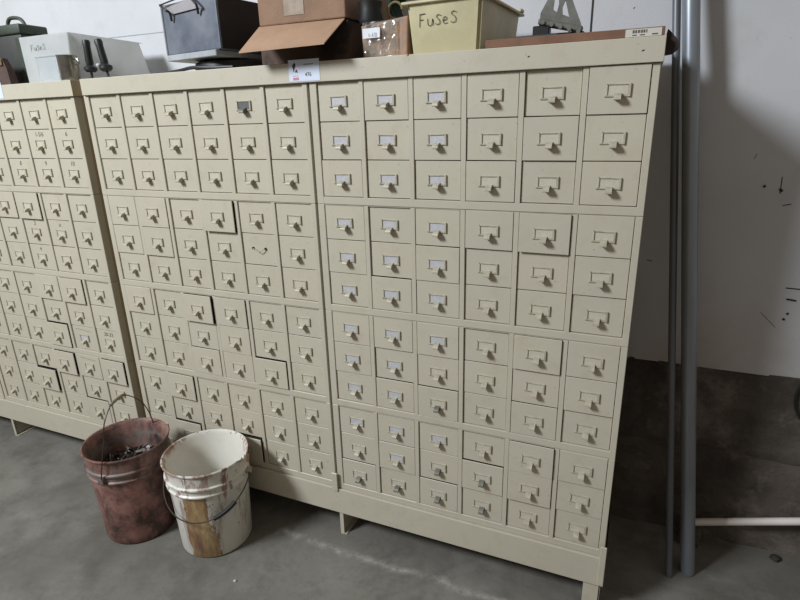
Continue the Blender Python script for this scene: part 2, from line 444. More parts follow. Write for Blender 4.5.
# auction-style stickers on the caps
def sticker(x0, x1, z0, z1, label):
    root = thing('sticker', label, 'label', ((x0 + x1) / 2, -0.0092, ZC + (z0 + z1) / 2))
    w = (x1 - x0) / 2; h = (z1 - z0) / 2
    bm = bmesh.new(); bm_box(bm, -w, w, -0.0006, 0.0, -h, h); part('paper', bm, mat('bluish_white_paper', (0.62, 0.68, 0.80), 0.5, noise_amt=0.08), root)
    # emblem: a dark curved leaf with a small figure beside it, red lettering bar below
    bm = bmesh.new()
    lf = [(-.034, .004), (-.037, .010), (-.034, .017), (-.028, .020), (-.026, .017), (-.027, .011), (-.030, .006), (-.032, -.002), (-.034, -.004)]
    bm_quad_prism(bm, [(x, -.0007, z) for x, z in lf], [(x, -.0011, z) for x, z in lf])
    for pts, r in (([(-.025, -.004), (-.0255, .001)], .0012), ([(-.021, -.005), (-.0225, -.001), (-.0245, .002)], .001), ([(-.028, -.005), (-.0265, -.001)], .0008)):
        bm_tube(bm, [(x, -.0009, z) for x, z in pts], r, 6)
    part('emblem', bm, M['ink'], root)
    red = mat('faded_red_print', (0.55, 0.22, 0.28), 0.6, noise_amt=0.2, noise_scale=300)
    bm = bmesh.new()
    bm_box(bm, -.037, -.018, -.0009, -.0006, -.0245, -.0175); bm_box(bm, -.037, -.018, -.0009, -.0006, -.0145, -.0130)
    part('red_lettering', bm, red, root)
    bm = bmesh.new()
    for i in range(11):
        hh = (0.0022, 0.003, 0.0018)[i % 3]
        bm_box(bm, .000 + i * .0028, .0020 + i * .0028, -.0009, -.0006, .0135, .0135 + hh)
    part('small_print', bm, M['pencil'], root)
    obj('lot_number', text_mesh('lot_number', '476', 0.014, M['ink'], 0.0002), root, (0.013, -.0009, -.0115))
    return root
sticker(-0.079, 0.020, 0.004, 0.0595, "small white printed tag with dark leaf emblem on the wide cabinet's cap")
sticker(-1.418, -1.3205, 0.006, 0.0605, "white printed tag on the left cabinet's cap, cut by the picture edge")

# ------------------------------------------------------------------ things on top of the cabinets
ZT = ZC + 0.052
M['cardb'] = mat('brown_cardboard', (0.27, 0.165, 0.105), 0.85, noise_amt=0.25, noise_scale=12, bump=0.15, bump_scale=150)
M['cardb_light'] = mat('light_brown_cardboard', (0.40, 0.25, 0.16), 0.85, noise_amt=0.18, noise_scale=9, bump=0.15, bump_scale=150)
M['cardb_red'] = mat('reddish_cardboard', (0.225, 0.115, 0.070), 0.85, noise_amt=0.3, noise_scale=14)
M['black'] = mat('black_plastic', (0.012, 0.012, 0.013), 0.5, noise_amt=0.3, noise_scale=30)

# flat cardboard sheet / tray at the right end
bm = bmesh.new()
bm_box(bm, 0.478, 0.867, -0.004, 0.38, ZT + 0.0004, ZT + 0.0185, 0.001)
bt = part('flat_carton', bm, M['cardb_red'])
tag(bt, "flat brown cardboard carton lying along the wide cabinet's right end", 'carton')
bm = bmesh.new(); bm_box(bm, 0.789, 0.861, -0.0052, -0.0042, ZT + 0.001, ZT + 0.0165); st = part('paper_label', bm, mat('cream_label', (0.60, 0.57, 0.50), 0.6, noise_amt=0.1), bt)
bm = bmesh.new()
for i in range(22):
    xx = 0.803 + i * 0.00135
    if i % 4 != 3: bm_box(bm, xx, xx + 0.0008 + 0.0003 * (i % 3), -0.0056, -0.0051, ZT + 0.0085, ZT + 0.0145)
bm_box(bm, 0.803, 0.812, -0.0056, -0.0051, ZT + .0035, ZT + .0055); bm_box(bm, 0.818, 0.828, -0.0056, -0.0051, ZT + .0035, ZT + .0055); bm_box(bm, 0.842, 0.854, -0.0056, -0.0051, ZT + .0035, ZT + .006)
part('barcode', bm, M['pencil'], st)
# dark block at the far corner
bm = bmesh.new()
wp = [(0.8725, ZC + 0.066), (0.877, ZC + .063), (0.896, ZC + 0.042), (0.900, ZC + 0.033), (0.890, ZC + 0.024), (0.8725, ZC + .022)]
bm_quad_prism(bm, [(a_, 0.012, b_) for a_, b_ in wp], [(a_, 0.12, b_) for a_, b_ in wp])
part('end_block', bm, mat('dark_brown_wood', (0.035, 0.022, 0.016), 0.8, noise_amt=0.4, noise_scale=10), capC)

# yellow crate marked FUSES
FUSES = [[(0.002, .030), (0.000, .004)], [(0.001, .030), (.014, .031)], [(0.001, .018), (.009, .019)],
         [(.019, .020), (.019, .009), (.023, .005), (.028, .008), (.030, .019), (.031, .006)],
         [(.049, .024), (.042, .026), (.039, .022), (.045, .015), (.046, .009), (.040, .006), (.036, .009)],
         [(.053, .013), (.061, .015), (.061, .019), (.056, .020), (.053, .014), (.056, .007), (.063, .008)],
         [(.083, .027), (.076, .030), (.072, .025), (.080, .018), (.081, .010), (.074, .007), (.070, .010)]]
def crate():
    W0, W1, D0, D1, Hh = 0.182, 0.202, 0.31, 0.335, 0.125
    root = thing('plastic_crate', "yellowed plastic crate with Fuses handwritten in black on its front", 'crate', (0.3595, 0.045, ZT + 0.0005), math.radians(-4))
    bm = bmesh.new()
    t = 0.004
    def ring(w, d, z, y0): return [(-w / 2, y0, z), (w / 2, y0, z), (w / 2, y0 + d, z), (-w / 2, y0 + d, z)]
    o0 = ring(W0, D0, 0, 0.0); o1 = ring(W1, D1, Hh, -0.012)
    i1 = ring(W1 - 2 * t, D1 - 2 * t, Hh, -0.012 + t); i0 = ring(W0 - 2 * t, D0 - 2 * t, t, t)
    R = [[bm.verts.new(p) for p in r] for r in (o0, o1, i1, i0)]
    bm.faces.new(R[0][::-1]); bm.faces.new(R[3])
    for a in range(3):
        for i in range(4): bm.faces.new((R[a][i], R[a][(i + 1) % 4], R[a + 1][(i + 1) % 4], R[a + 1][i]))
    bmesh.ops.bevel(bm, geom=[e for e in bm.edges if abs(e.verts[0].co.z - e.verts[1].co.z) > 0.05], offset=0.008, segments=3, affect='EDGES')
    ym = mat('yellowed_plastic', (0.56, 0.51, 0.31), 0.45, noise_amt=0.3, noise_scale=9, dark=(0.42, 0.375, 0.22), contrast=(0.4, 0.75))
    part('tub', bm, ym, root, smooth=True)
    bm = bmesh.new()
    w = W1 / 2 + 0.011; y0 = -0.021; y1 = D1 + 0.0
    for (a, b, c_, d_) in ((-w, w, y0, y0 + .013), (-w, w, y1 - .013, y1), (-w, -w + .013, y0 + .013, y1 - .013), (w - .013, w, y0 + .013, y1 - .013)):
        bm_box(bm, a, b, c_, d_, Hh - .006, Hh + .001, 0.0015)
    bm_box(bm, w - .004, w + .004, y1 - .05, y1 - .02, Hh, Hh + .009, .002); bm_box(bm, -.02, .02, y0 - .001, y0 + .012, Hh, Hh + .006, .002)
    part('rim', bm, ym, root)
    # handwriting as marker strokes on the front face (origin: left of the word)
    S = [[(0.002, .030), (0.000, .004)], [(0.001, .030), (.014, .031)], [(0.001, .018), (.009, .019)],
         [(.019, .020), (.019, .009), (.023, .005), (.028, .008), (.030, .019), (.031, .006)],
         [(.049, .024), (.042, .026), (.039, .022), (.045, .015), (.046, .009), (.040, .006), (.036, .009)],
         [(.053, .013), (.061, .015), (.061, .019), (.056, .020), (.053, .014), (.056, .007), (.063, .008)],
         [(.083, .027), (.076, .030), (.072, .025), (.080, .018), (.081, .010), (.074, .007), (.070, .010)]]
    me = stroke_mesh('handwriting', [[(p.x * 1.22, p.z * 1.1) for p in smooth_path([(a, 0, b) for a, b in s], 4)] for s in S], 0.00075, M['ink'], 6)
    obj('handwriting', me, root, (-0.066, -0.0080, 0.062), (math.radians(5.5), 0, 0))
    return root
crate()

# bracket on black base, on the cardboard
def bracket():
    zt = ZT + 0.019
    root = thing('metal_bracket', "grey cast bracket with two slots leaning on a black block on the flat carton", 'bracket', (0.62, 0.115, zt), math.radians(4))
    bm = bmesh.new()
    out = [(-0.038, 0.028), (0.062, 0.020), (0.062, 0.032), (0.030, 0.075), (0.010, 0.105), (-0.012, 0.110), (-0.028, 0.085), (-0.040, 0.040)]
    def holes(): return ([(-0.012, 0.052), (-0.002, 0.048), (-0.002, 0.066), (-0.008, 0.082), (-0.016, 0.078)], [(0.013, 0.045), (0.030, 0.042), (0.018, 0.064), (0.010, 0.078), (0.008, 0.062)])
    from mathutils.geometry import tessellate_polygon
    loops = [out] + list(holes())
    pts = [p for l in loops for p in l]
    tris = tessellate_polygon([[Vector((a, b, 0)) for a, b in l] for l in loops])
    f = [bm.verts.new((a, 0, b)) for a, b in pts]; k = [bm.verts.new((a, 0.008, b)) for a, b in pts]
    for t in tris: bm.faces.new([f[i] for i in t]); bm.faces.new([k[i] for i in reversed(t)])
    s = 0
    for l in loops:
        n = len(l)
        for i in range(n): bm.faces.new((f[s + i], f[s + (i + 1) % n], k[s + (i + 1) % n], k[s + i]))
        s += n
    gm = mat('dull_cast_metal', (0.20, 0.20, 0.18), 0.5, metal=0.5, noise_amt=0.4, noise_scale=25)
    part('triangular_plate', bm, gm, root, (-0.006, 0, 0.018), (math.radians(-6), math.radians(13), 0))
    bm = bmesh.new(); bm_box(bm, -0.042, 0.066, -0.012, 0.02, 0.018, 0.032, 0.003)
    for i in range(5): bm_tube(bm, [(-0.030 + .022 * i, -0.016, 0.024 - .0015 * i), (-0.030 + .022 * i, 0.0, 0.024 - .0015 * i)], 0.005, 10)
    part('rivet_rail', bm, gm, root, (-0.004, 0, 0.012), (0, math.radians(13), 0))
    bm = bmesh.new(); bm_box(bm, -0.052, -0.012, -0.008, 0.05, 0.0, 0.036, 0.002); bm_box(bm, -0.012, 0.072, -0.01, 0.06, 0, 0.017, 0.003)
    part('black_block', bm, M['black'], root)
    bm = bmesh.new(); bm_tube(bm, [(-0.105, -0.012, 0.0075), (-0.02, -0.022, 0.0075), (0.01, -0.026, 0.0075)], 0.0072, 12)
    part('handle_bar', bm, mat('dark_blue_grey_grip', (0.05, 0.06, 0.075), 0.4, noise_amt=.3), root, smooth=True)
bracket()

# plastic-wrapped small carton with white label, and odds and ends above
def wrapped():
    root = thing('wrapped_box', "small brown box in clear wrap with a white label, left of the yellow crate", 'box', (0.187, 0.055, ZT + 0.0004), math.radians(-3))
    bm = bmesh.new(); bm_box(bm, -0.069, 0.070, 0.0, 0.16, 0, 0.092, 0.004, 2)
    for v in bm.verts: v.co.x += noise.noise(v.co * 20) * 0.006; v.co.z += (noise.noise(v.co * 15) * 0.006 + (v.co.x) * 0.05) * (v.co.z > 0.05)
    part('carton', bm, mat('mottled_brown_pack', (0.42, 0.22, 0.13), 0.7, noise_amt=.4, noise_scale=18, dark=(0.23, 0.17, 0.13)), root)
    # crinkled film: bumpy glassy sheet standing slightly off the face
    bm = bmesh.new(); nx_, nz_ = 28, 20; V = []
    for i in range(nx_ + 1):
        r = []
        for k in range(nz_ + 1):
            X = -0.060 + 0.100 * i / nx_; Z = 0.004 + 0.088 * k / nz_
            r.append(bm.verts.new((X, -0.0085 + 0.003 * noise.noise(Vector((X * 60, Z * 60, 2))) + 0.002 * noise.noise(Vector((X * 160, Z * 160, 8))), Z)))
        V.append(r)
    for i in range(nx_):
        for k in range(nz_): bm.faces.new((V[i][k], V[i + 1][k], V[i + 1][k + 1], V[i][k + 1]))
    fm = mat('crinkled_clear_film', (0.62, 0.66, 0.62), 0.12, trans=0.9, coat=0.5)
    fm.node_tree.nodes['Principled BSDF'].inputs['IOR'].default_value = 1.15
    part('plastic_film', bm, fm, root)
    bm = bmesh.new(); bm_box(bm, -0.058, -0.006, -0.0135, -0.0125, 0.052, 0.076)
    lb = part('white_label', bm, mat('white_label', (0.66, 0.68, 0.74), .5, noise_amt=.15), root)
    obj('lettering', text_mesh('lettering', '1-1/2', 0.013, M['ink'], .0002), lb, (-0.028, -.0138, .0585))
wrapped()
def oddments():
    root = thing('reel_of_cable', "coiled dark green and brass cable bundle above the plastic-wrapped box", 'cable', (0.205, 0.17, ZT + 0.094), 0)
    bm = bmesh.new()
    for q in range(5):
        pts = []
        for i in range(25):
            a = 2 * PI * i / 24
            pts.append((0.042 * math.cos(a) + .003 * q, 0.012 * q - 0.02 + 0.005 * math.sin(a * 2 + q), 0.046 + 0.038 * math.sin(a)))
        bm_tube(bm, pts, 0.0062, 8)
    part('coil', bm, mat('dark_green_rubber', (0.03, 0.075, 0.05), 0.4, noise_amt=.4, noise_scale=30), root, smooth=True)
    bm = bmesh.new()
    pts = [(0.021 * math.cos(a), -0.032, 0.036 + 0.020 * math.sin(a)) for a in [2 * PI * i / 20 for i in range(16)]]
    bm_tube(bm, pts, 0.0038, 8)
    part('brass_ring', bm, mat('dull_brass', (0.42, 0.34, 0.18), .35, metal=.7, noise_amt=.3, noise_scale=40), root, (-0.02, 0, 0), smooth=True)
oddments()
bm = bmesh.new()
lathe_prof = [(0.0, 0), (0.030, 0.0), (0.034, 0.01), (0.030, 0.035), (0.034, 0.055), (0.0, 0.06)]
bm_lathe(bm, [(max(r, 1e-6), z) for r, z in lathe_prof], 20, (0.128, 0.10, ZT + 0.0935))
tag(part('black_cable_reel', bm, M['black'], smooth=True), "black reel sitting on the plastic-wrapped box, in shade of the upper carton", 'reel')

# cardboard cartons
def open_box(bm, x0, x1, y0, y1, z0, z1, t=0.004):
    bm_box(bm, x0, x1, y0, y0 + t, z0, z1); bm_box(bm, x0, x1, y1 - t, y1, z0, z1)
    bm_box(bm, x0, x0 + t, y0 + t, y1 - t, z0, z1); bm_box(bm, x1 - t, x1, y0 + t, y1 - t, z0, z1); bm_box(bm, x0 + t, x1 - t, y0 + t, y1 - t, z0, z0 + t)
lower = thing('cardboard_box', "lower open cardboard box with its long front flap hanging out over the cap", 'cardboard box', (-0.070, 0.055, ZT + 0.0004), 0)
bm = bmesh.new(); open_box(bm, -0.142, 0.150, 0, 0.30, 0, 0.104); part('carton', bm, mat('shade_darkened_card', (0.085, 0.052, 0.036), .85, noise_amt=.5, noise_scale=7, dark=(0.02, .014, .012), contrast=(.45, .55)), lower)  # shade under the flap is put into this carton's dark colour
bm = bmesh.new()
fl = [(-0.142, 0.0, 0.106), (0.142, 0.0, 0.106), (0.150, -0.135, 0.030), (-0.118, -0.135, 0.026)]
bm_quad_prism(bm, [Vector(p) for p in fl], [Vector(p) + Vector((0, 0.001, 0.0035)) for p in fl]); part('flap', bm, M['cardb_light'], lower)
upper = thing('cardboard_box', "upper taped cardboard box stacked on the open-flapped one, cut by the picture top", 'cardboard box', (-0.068, 0.050, ZT + 0.1095), math.radians(-1))
bm = bmesh.new(); bm_box(bm, -0.140, 0.146, 0, 0.29, 0, 0.20, 0.004, 2); part('carton', bm, M['cardb'], upper)
bm = bmesh.new(); bm_box(bm, -0.050, 0.016, -0.0012, -0.0004, 0.020, 0.2003); bm_box(bm, -0.050, 0.016, -0.0012, 0.291, 0.2002, 0.2010)
part('clear_tape', bm, mat('greyish_packing_tape', (0.34, 0.27, 0.20), .25, noise_amt=.3, noise_scale=40), upper)

# grey metal box with wire bail
def greybox():
    root = thing('metal_box', "grey metal box with black wire bail handle, black-sided, beside the cardboard boxes", 'metal box', (-0.570, 0.055, ZT + 0.043), math.radians(-10))
    gm = mat('brushed_grey_metal', (0.20, 0.215, 0.25), 0.42, metal=0.35, noise_amt=.35, noise_scale=11, dark=(0.11, 0.125, 0.16))
    bm = bmesh.new()
    bm_box(bm, 0, 0.252, 0, 0.26, 0.012, 0.156, 0.004, 2)
    part('case', bm, [gm, M['black']], root)
    o = root.children[0] if root.children else None
    bm = bmesh.new(); bm_box(bm, -0.003, 0.003, -0.004, 0.02, 0.006, 0.158, 0.002)
    part('edge_rail', bm, mat('light_grey_edge', (0.36, 0.38, 0.40), .4, metal=.3, noise_amt=.2), root)
    bm = bmesh.new(); bm_box(bm, 0.006, 0.240, -0.010, 0.25, -0.006, 0.0115, 0.002); part('bottom_tray', bm, mat('pale_grey_metal', (0.42, 0.44, 0.46), .45, metal=.2, noise_amt=.25, noise_scale=15), root)
    bm = bmesh.new()
    bm_box(bm, 0.2525, 0.2545, 0.004, 0.255, 0.014, 0.154); part('side_panel', bm, M['black'], root)
    bm = bmesh.new()
    bm_tube(bm, smooth_path([(0.044, -.005, 0.100), (0.048, -.012, 0.122), (0.040, -.020, 0.128), (0.012, -.016, 0.146)], 4), 0.0035, 8)
    bm_tube(bm, smooth_path([(0.172, -.005, 0.106), (0.178, -.012, 0.124), (0.184, -.020, 0.130), (0.150, -.014, 0.156), (0.140, -.012, 0.158)], 4), 0.0035, 8)
    bm_tube(bm, [(0.012, -.016, 0.146), (0.08, -.014, 0.153), (0.140, -.012, 0.158)], 0.0022, 8)
    part('bail_handle', bm, M['black'], root, (0.006, -.001, 0.006), smooth=True)
    bm = bmesh.new()
    q = [(0.014, 0.144), (0.048, 0.118), (0.172, 0.122), (0.140, 0.150)]
    bm_quad_prism(bm, [(a, -.0058, b) for a, b in q], [(a, -.0042, b) for a, b in q])
    for v in bm.verts: v.co += Vector((0.006, 0, .006))
    part('handle_plate', bm, mat('shiny_pale_metal', (0.50, 0.48, 0.50), .3, metal=.4, noise_amt=.2), root)
greybox()
# black tray the grey box rests on
bm = bmesh.new()
bm_lathe(bm, [(0.05, 0), (0.115, 0.002), (0.125, 0.012), (0.122, 0.028), (0.105, 0.0350), (0.03, 0.0360)], 36, (-0.40, 0.165, ZT + 0.0006))
tag(part('black_bag', bm, M['black'], smooth=True), "squashed black bag under the grey metal box on the wide cabinet", 'bag')
bm = bmesh.new()
pts = smooth_path([(-0.60, 0.06, ZT + .006), (-0.53, 0.05, ZT + .009), (-0.45, 0.025, ZT + .012), (-0.38, 0.02, ZT + .008), (-.30, .03, ZT + .006)], 6)
bm_tube(bm, pts, 0.0052, 8); tag(part('power_cord', bm, M['black'], smooth=True), "thick black cord lying before the black bag on the cap", 'cord')

# white plastic bin marked Fuses on the left cabinet
def whitebin():
    root = thing('plastic_bin', "long milky white plastic bin with Fuses faintly written on its front", 'bin', (-1.147, 0.064, ZT + 0.0005), 0)
    g = G('milky_plastic'); n = g.noise(g.pos, 8, 5)
    c = g.ramp(n, [(0.3, (0.70, 0.71, 0.70)), (0.7, (0.80, 0.805, 0.79))])
    tr = g.N.new('ShaderNodeBsdfTranslucent'); mx = g.N.new('ShaderNodeMixShader'); mx.inputs[0].default_value = 0.6
    g.L.new(c, tr.inputs['Color']); o = g.N['Material Output']
    g.L.new(g.b.outputs[0], mx.inputs[1]); g.L.new(tr.outputs[0], mx.inputs[2]); g.L.new(mx.outputs[0], o.inputs['Surface'])
    pm = g.out(c, 0.35)
    bm = bmesh.new(); t = 0.003
    def ring(x0, x1, y0, y1, z, zz=None): return [(x0, y0, z), (x1, y0, z), (x1, y1, zz if zz is not None else z), (x0, y1, zz if zz is not None else z)]
    o0 = ring(-0.122, 0.110, 0, 0.392, 0); o1 = ring(-0.127, 0.128, 0.0, 0.325, 0.160, 0.157)
    i1 = ring(-0.127 + t, 0.128 - t, t, 0.325 - t, 0.160, 0.157); i0 = ring(-0.122 + t, 0.110 - t, t, 0.392 - t, t)
    R = [[bm.verts.new(p) for p in r] for r in (o0, o1, i1, i0)]
    bm.faces.new(R[0][::-1]); bm.faces.new(R[3])
    for a in range(3):
        for i in range(4): bm.faces.new((R[a][i], R[a][(i + 1) % 4], R[a + 1][(i + 1) % 4], R[a + 1][i]))
    bmesh.ops.bevel(bm, geom=[e for e in bm.edges if abs(e.verts[0].co.z - e.verts[1].co.z) > 0.05 and e.verts[0].co.y > .2], offset=0.02, segments=4, affect='EDGES')
    part('tub', bm, pm, root, smooth=True)
    obj('handwriting', stroke_mesh('handwriting', [[(p.x * .92, p.z * .75) for p in smooth_path([(a, 0, b) for a, b in q], 4)] for q in FUSES], 0.0006, M['pencil'], 6), root, (-0.072, -.0012, 0.108))
whitebin()
# small clear box in front of it
def clearbox():
    cm = mat('clear_cloudy_plastic', (0.80, 0.84, 0.86), 0.12, trans=0.55, noise_amt=.1)
    root = thing('clear_box', "small cloudy clear plastic box in front of the milky bin", 'plastic box', (-1.085, 0.020, ZT + 0.0005), 0)
    bm = bmesh.new(); open_box(bm, -0.060, 0.045, 0.0, 0.034, 0, 0.080, 0.0015); part('box', bm, cm, root)
    bm = bmesh.new(); bm_box(bm, -0.062, 0.047, -0.001, 0.035, 0.0805, 0.086, 0.0015); part('lid', bm, cm, root)
    bm = bmesh.new(); bm_lathe(bm, [(1e-6, 0), (0.010, 0.001), (0.014, 0.02), (0.008, 0.05), (1e-6, 0.054)], 14, (0.010, 0.017, 0.002))
    part('pale_contents', bm, mat('pale_yellow_plastic', (0.80, 0.78, 0.62), .4, noise_amt=.1), root, smooth=True)
clearbox()
# steel cup with handle
def cup():
    root = thing('steel_cup', "brushed steel cup with a side handle at the left cabinet's right end", 'cup', (-0.995, 0.026, ZT + 0.0005), 0)
    sm = mat('brushed_steel', (0.42, 0.40, 0.35), 0.28, metal=0.9, noise_amt=.3, noise_scale=30)
    bm = bmesh.new()
    bm_lathe(bm, [(0.029, 0), (0.031, 0.003), (0.0315, 0.074), (0.0335, 0.077), (0.0335, 0.080), (0.030, 0.080), (0.0295, 0.006), (1e-6, 0.005)], 40)
    part('body', bm, sm, root, smooth=True)
    bm = bmesh.new(); bm_tube(bm, smooth_path([(0.030, 0, 0.066), (0.045, 0, 0.068), (0.052, 0, 0.058), (0.050, 0, 0.052), (0.031, 0, 0.052)], 4), 0.003, 8)
    part('handle', bm, sm, root, smooth=True)
cup()
# two black-handled tools standing upright on the wide cabinet's left end
def tool(loc, rx, ry, label, white):
    root = thing('hand_tool', label, 'tool', loc, 0, 'black-handled tools at the cap end'); root.rotation_euler = (rx, ry, 0)
    bm = bmesh.new(); bm_lathe(bm, [(1e-6, 0.045), (0.011, 0.0455), (0.0125, 0.052), (0.0115, 0.10), (0.013, 0.115), (0.010, 0.122), (1e-6, 0.124)], 18); part('handle', bm, M['black'], root, smooth=True)
    bm = bmesh.new(); bm_lathe(bm, [(1e-6, 0.022), (0.014, 0.023), (0.021, 0.030), (0.021, 0.037), (0.012, 0.045), (1e-6, 0.0455)], 18); part('collar', bm, M['black'] if not white else M['dark_metal'], root, smooth=True)
    bm = bmesh.new(); bm_lathe(bm, [(1e-6, 0.0), (0.012, 0.0005), (0.012, 0.004), (0.004, 0.006), (0.004, 0.022), (1e-6, 0.0222)], 14); part('shank', bm, M['dark_metal'], root, smooth=True)
    if white:
        bm = bmesh.new(); bm_lathe(bm, [(1e-6, 0), (0.007, 0.001), (0.009, 0.006), (0.007, 0.011), (1e-6, 0.012)], 12, (-0.013, -0.014, 0.037)); part('white_cap', bm, M['card_white'], root, smooth=True)
tool((-0.897, 0.03, ZT), 0, 0.02, "left one of two black-handled tools standing upright on the cap end", False)
tool((-0.818, 0.03, ZT), 0, -0.17, "right one of two upright black-handled tools, tilted, with a white knob", True)

# olive green case with strap handle on the left cabinet
def case():
    root = thing('metal_case', "dark olive green metal case with carrying handle on the left cabinet", 'case', (-1.290, 0.085, ZT + 0.0005), 0)
    om = mat('olive_green_paint', (0.045, 0.060, 0.042), 0.5, noise_amt=.4, noise_scale=12)
    od = mat('shadow_dark_olive', (0.030, 0.030, 0.026), 0.6, noise_amt=.4, noise_scale=12)  # body darker than the lid: its shadow is painted into the colour
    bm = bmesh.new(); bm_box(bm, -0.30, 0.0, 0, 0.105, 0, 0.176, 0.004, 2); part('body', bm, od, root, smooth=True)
    bm = bmesh.new(); bm_box(bm, -0.304, 0.004, -0.004, 0.109, 0.178, 0.212, 0.006, 3); part('lid', bm, om, root, smooth=True)
    bm = bmesh.new(); bm_box(bm, -0.030, -0.004, -0.006, -0.0005, 0.01, 0.165, .002); part('front_strap', bm, om, root)
    bm = bmesh.new(); bm_tube(bm, smooth_path([(-0.102, 0.03, 0.208), (-0.098, 0.03, 0.226), (-0.080, 0.03, 0.238), (-0.040, 0.03, 0.236), (-0.018, 0.03, 0.226), (-0.006, 0.03, 0.208)], 5), 0.0065, 10)
    part('handle', bm, om, root, smooth=True)
case()
# brown leather pouch by the picture edge
bm = bmesh.new()
bm_quad_prism(bm, [(-1.40, 0.005, ZT + .0005), (-1.285, 0.005, ZT + .0005), (-1.297, 0.010, ZT + .055), (-1.315, 0.012, ZT + .092), (-1.40, .012, ZT + .10)],
              [(-1.40, 0.036, ZT + .0005), (-1.285, 0.036, ZT + .0005), (-1.297, 0.034, ZT + .055), (-1.315, 0.032, ZT + .090), (-1.40, .030, ZT + .098)])
pch = part('leather_pouch', bm, mat('red_brown_leather', (0.085, 0.045, 0.035), .7, noise_amt=.4, noise_scale=25))
tag(pch, "dark red-brown leather pouch in front of the olive green case", 'pouch')
bm = bmesh.new(); bm_box(bm, -1.40, -1.313, 0.004, 0.0105, ZT + .066, ZT + .088, .002); part('tan_strap', bm, mat('tan_leather', (0.23, 0.17, 0.09), .7, noise_amt=.3, noise_scale=30), pch)

# ------------------------------------------------------------------ buckets
def bucket(name, loc, label, m_out, torn=False):
    root = thing(name, label, 'bucket', loc, 0, 'five-gallon buckets by the cabinet')
    def fn(p, a, r, z):
        if torn and z > 0.33:
            d = math.cos(a - math.radians(18)); 
            if d > 0.93: p.z -= (d - 0.93) / 0.07 * 0.016 * (0.5 + 0.5 * math.sin(a * 40))
        return p
    prof = [(0.118, 0.0), (0.124, 0.003), (0.1275, 0.010), (0.1375, 0.262), (0.1385, 0.270), (0.1455, 0.272), (0.1462, 0.277), (0.141, 0.281), (0.1415, 0.300), (0.148, 0.302),
            (0.1485, 0.308), (0.1425, 0.312), (0.1432, 0.334), (0.1445, 0.350), (0.1450, 0.357), (0.1500, 0.359), (0.1510, 0.364), (0.1490, 0.3675), (0.1450, 0.3665),
            (0.1370, 0.355), (0.1225, 0.012), (0.1150, 0.006), (1e-6, 0.0055)]
    bm = bmesh.new(); bm_lathe(bm, prof, 96, (0, 0, 0), fn)
    part('shell', bm, m_out, root, smooth=True)
    return root
# white bucket material
def bucket_white_mat(cx, cy):
    g = G('stained_white_plastic')
    x, y, z = g.sep(g.pos)
    dx = g.math('SUBTRACT', x, cx); dy = g.math('SUBTRACT', y, cy)
    ang = g.math('ARCTAN2', dy, dx)
    rad = g.math('SQRT', g.math('ADD', g.math('MULTIPLY', dx, dx), g.math('MULTIPLY', dy, dy)))
    base = g.mix(g.ramp(g.noise(g.pos, 6, 5), [(0.4, 0.0), (0.7, 0.6)]), (0.66, 0.64, 0.58), (0.52, 0.50, 0.42))
    wob = g.math('MULTIPLY', g.math('SUBTRACT', g.noise(g.pos, 20, 6, 0.75, (1, 1, .3)), 0.5), 1.3)
    # rust-ochre run down the front
    a2 = g.math('ABSOLUTE', g.math('ADD', g.math('ADD', ang, 1.22), wob))
    outer = g.math('GREATER_THAN', rad, g.math('ADD', 0.1200, g.math('MULTIPLY', z, 0.040)))
    run = g.math('MULTIPLY', g.math('LESS_THAN', a2, 0.33), g.math('LESS_THAN', z, 0.258))
    run = g.math('MULTIPLY', run, outer)
    och = g.ramp(g.noise(g.pos, 22, 6, 0.7, (1, 1, .25)), [(0.36, (0.13, 0.055, 0.02)), (0.50, (0.30, 0.17, 0.055)), (0.66, (0.50, 0.36, 0.17))])
    c = g.mix(g.math('MULTIPLY', run, 0.92), base, och)
    # dark red drips and smears around the collar and rim
    drip = g.ramp(g.noise(g.pos, 38, 5, 0.65, (1, 1, .16)), [(0.53, 0.0), (0.60, 0.9)])
    zone = g.ramp(z, [(0.02, 0.15), (0.26, 0.75), (0.33, 1.0)])
    c = g.mix(g.math('MULTIPLY', g.math('MULTIPLY', drip, zone), outer), c, (0.15, 0.035, 0.03))
    smear = g.ramp(g.noise(g.pos, 13, 6, 0.7), [(0.47, 0.0), (0.57, 0.85)])
    rimz = g.ramp(z, [(0.325, 0.0), (0.345, 1.0)])
    frontside = g.math('LESS_THAN', dy, 0.02)
    c = g.mix(g.math('MULTIPLY', g.math('MULTIPLY', smear, rimz), frontside), c, (0.26, 0.13, 0.08))
    # red patch inside at the torn side
    ar = g.math('ABSOLUTE', g.math('SUBTRACT', ang, 0.72))
    inner = g.math('MULTIPLY', g.math('LESS_THAN', ar, 0.24), g.math('GREATER_THAN', z, 0.285))
    c = g.mix(g.math('MULTIPLY', inner, g.ramp(g.noise(g.pos, 30, 5, 0.7, (1, 1, .3)), [(0.45, 0.0), (0.55, 0.85)])), c, (0.42, 0.10, 0.08))
    dn = g.ramp(g.noise(g.pos, 60, 4, 0.6), [(0.66, 0.0), (0.70, 0.8)])
    c = g.mix(g.math('MULTIPLY', dn, outer), c, (0.17, 0.10, 0.05))
    sm2 = g.math('MULTIPLY', g.ramp(g.noise(g.pos, 16, 6, 0.72, (1, 1, .55)), [(0.54, 0.0), (0.60, 0.7)]), g.ramp(z, [(0.10, 0.1), (0.24, 0.9)]))
    c = g.mix(g.math('MULTIPLY', sm2, outer), c, (0.24, 0.13, 0.085))
    return g.out(c, 0.38)
WB = (-0.448, -0.170, 0.0); RB = (-0.762, -0.225, 0.0)
wb = bucket('bucket', WB, "white plastic bucket with rust-brown stains and hanging wire handle, before the wide cabinet", bucket_white_mat(WB[0], WB[1]), True)
g = G('grimy_red_brown_plastic')
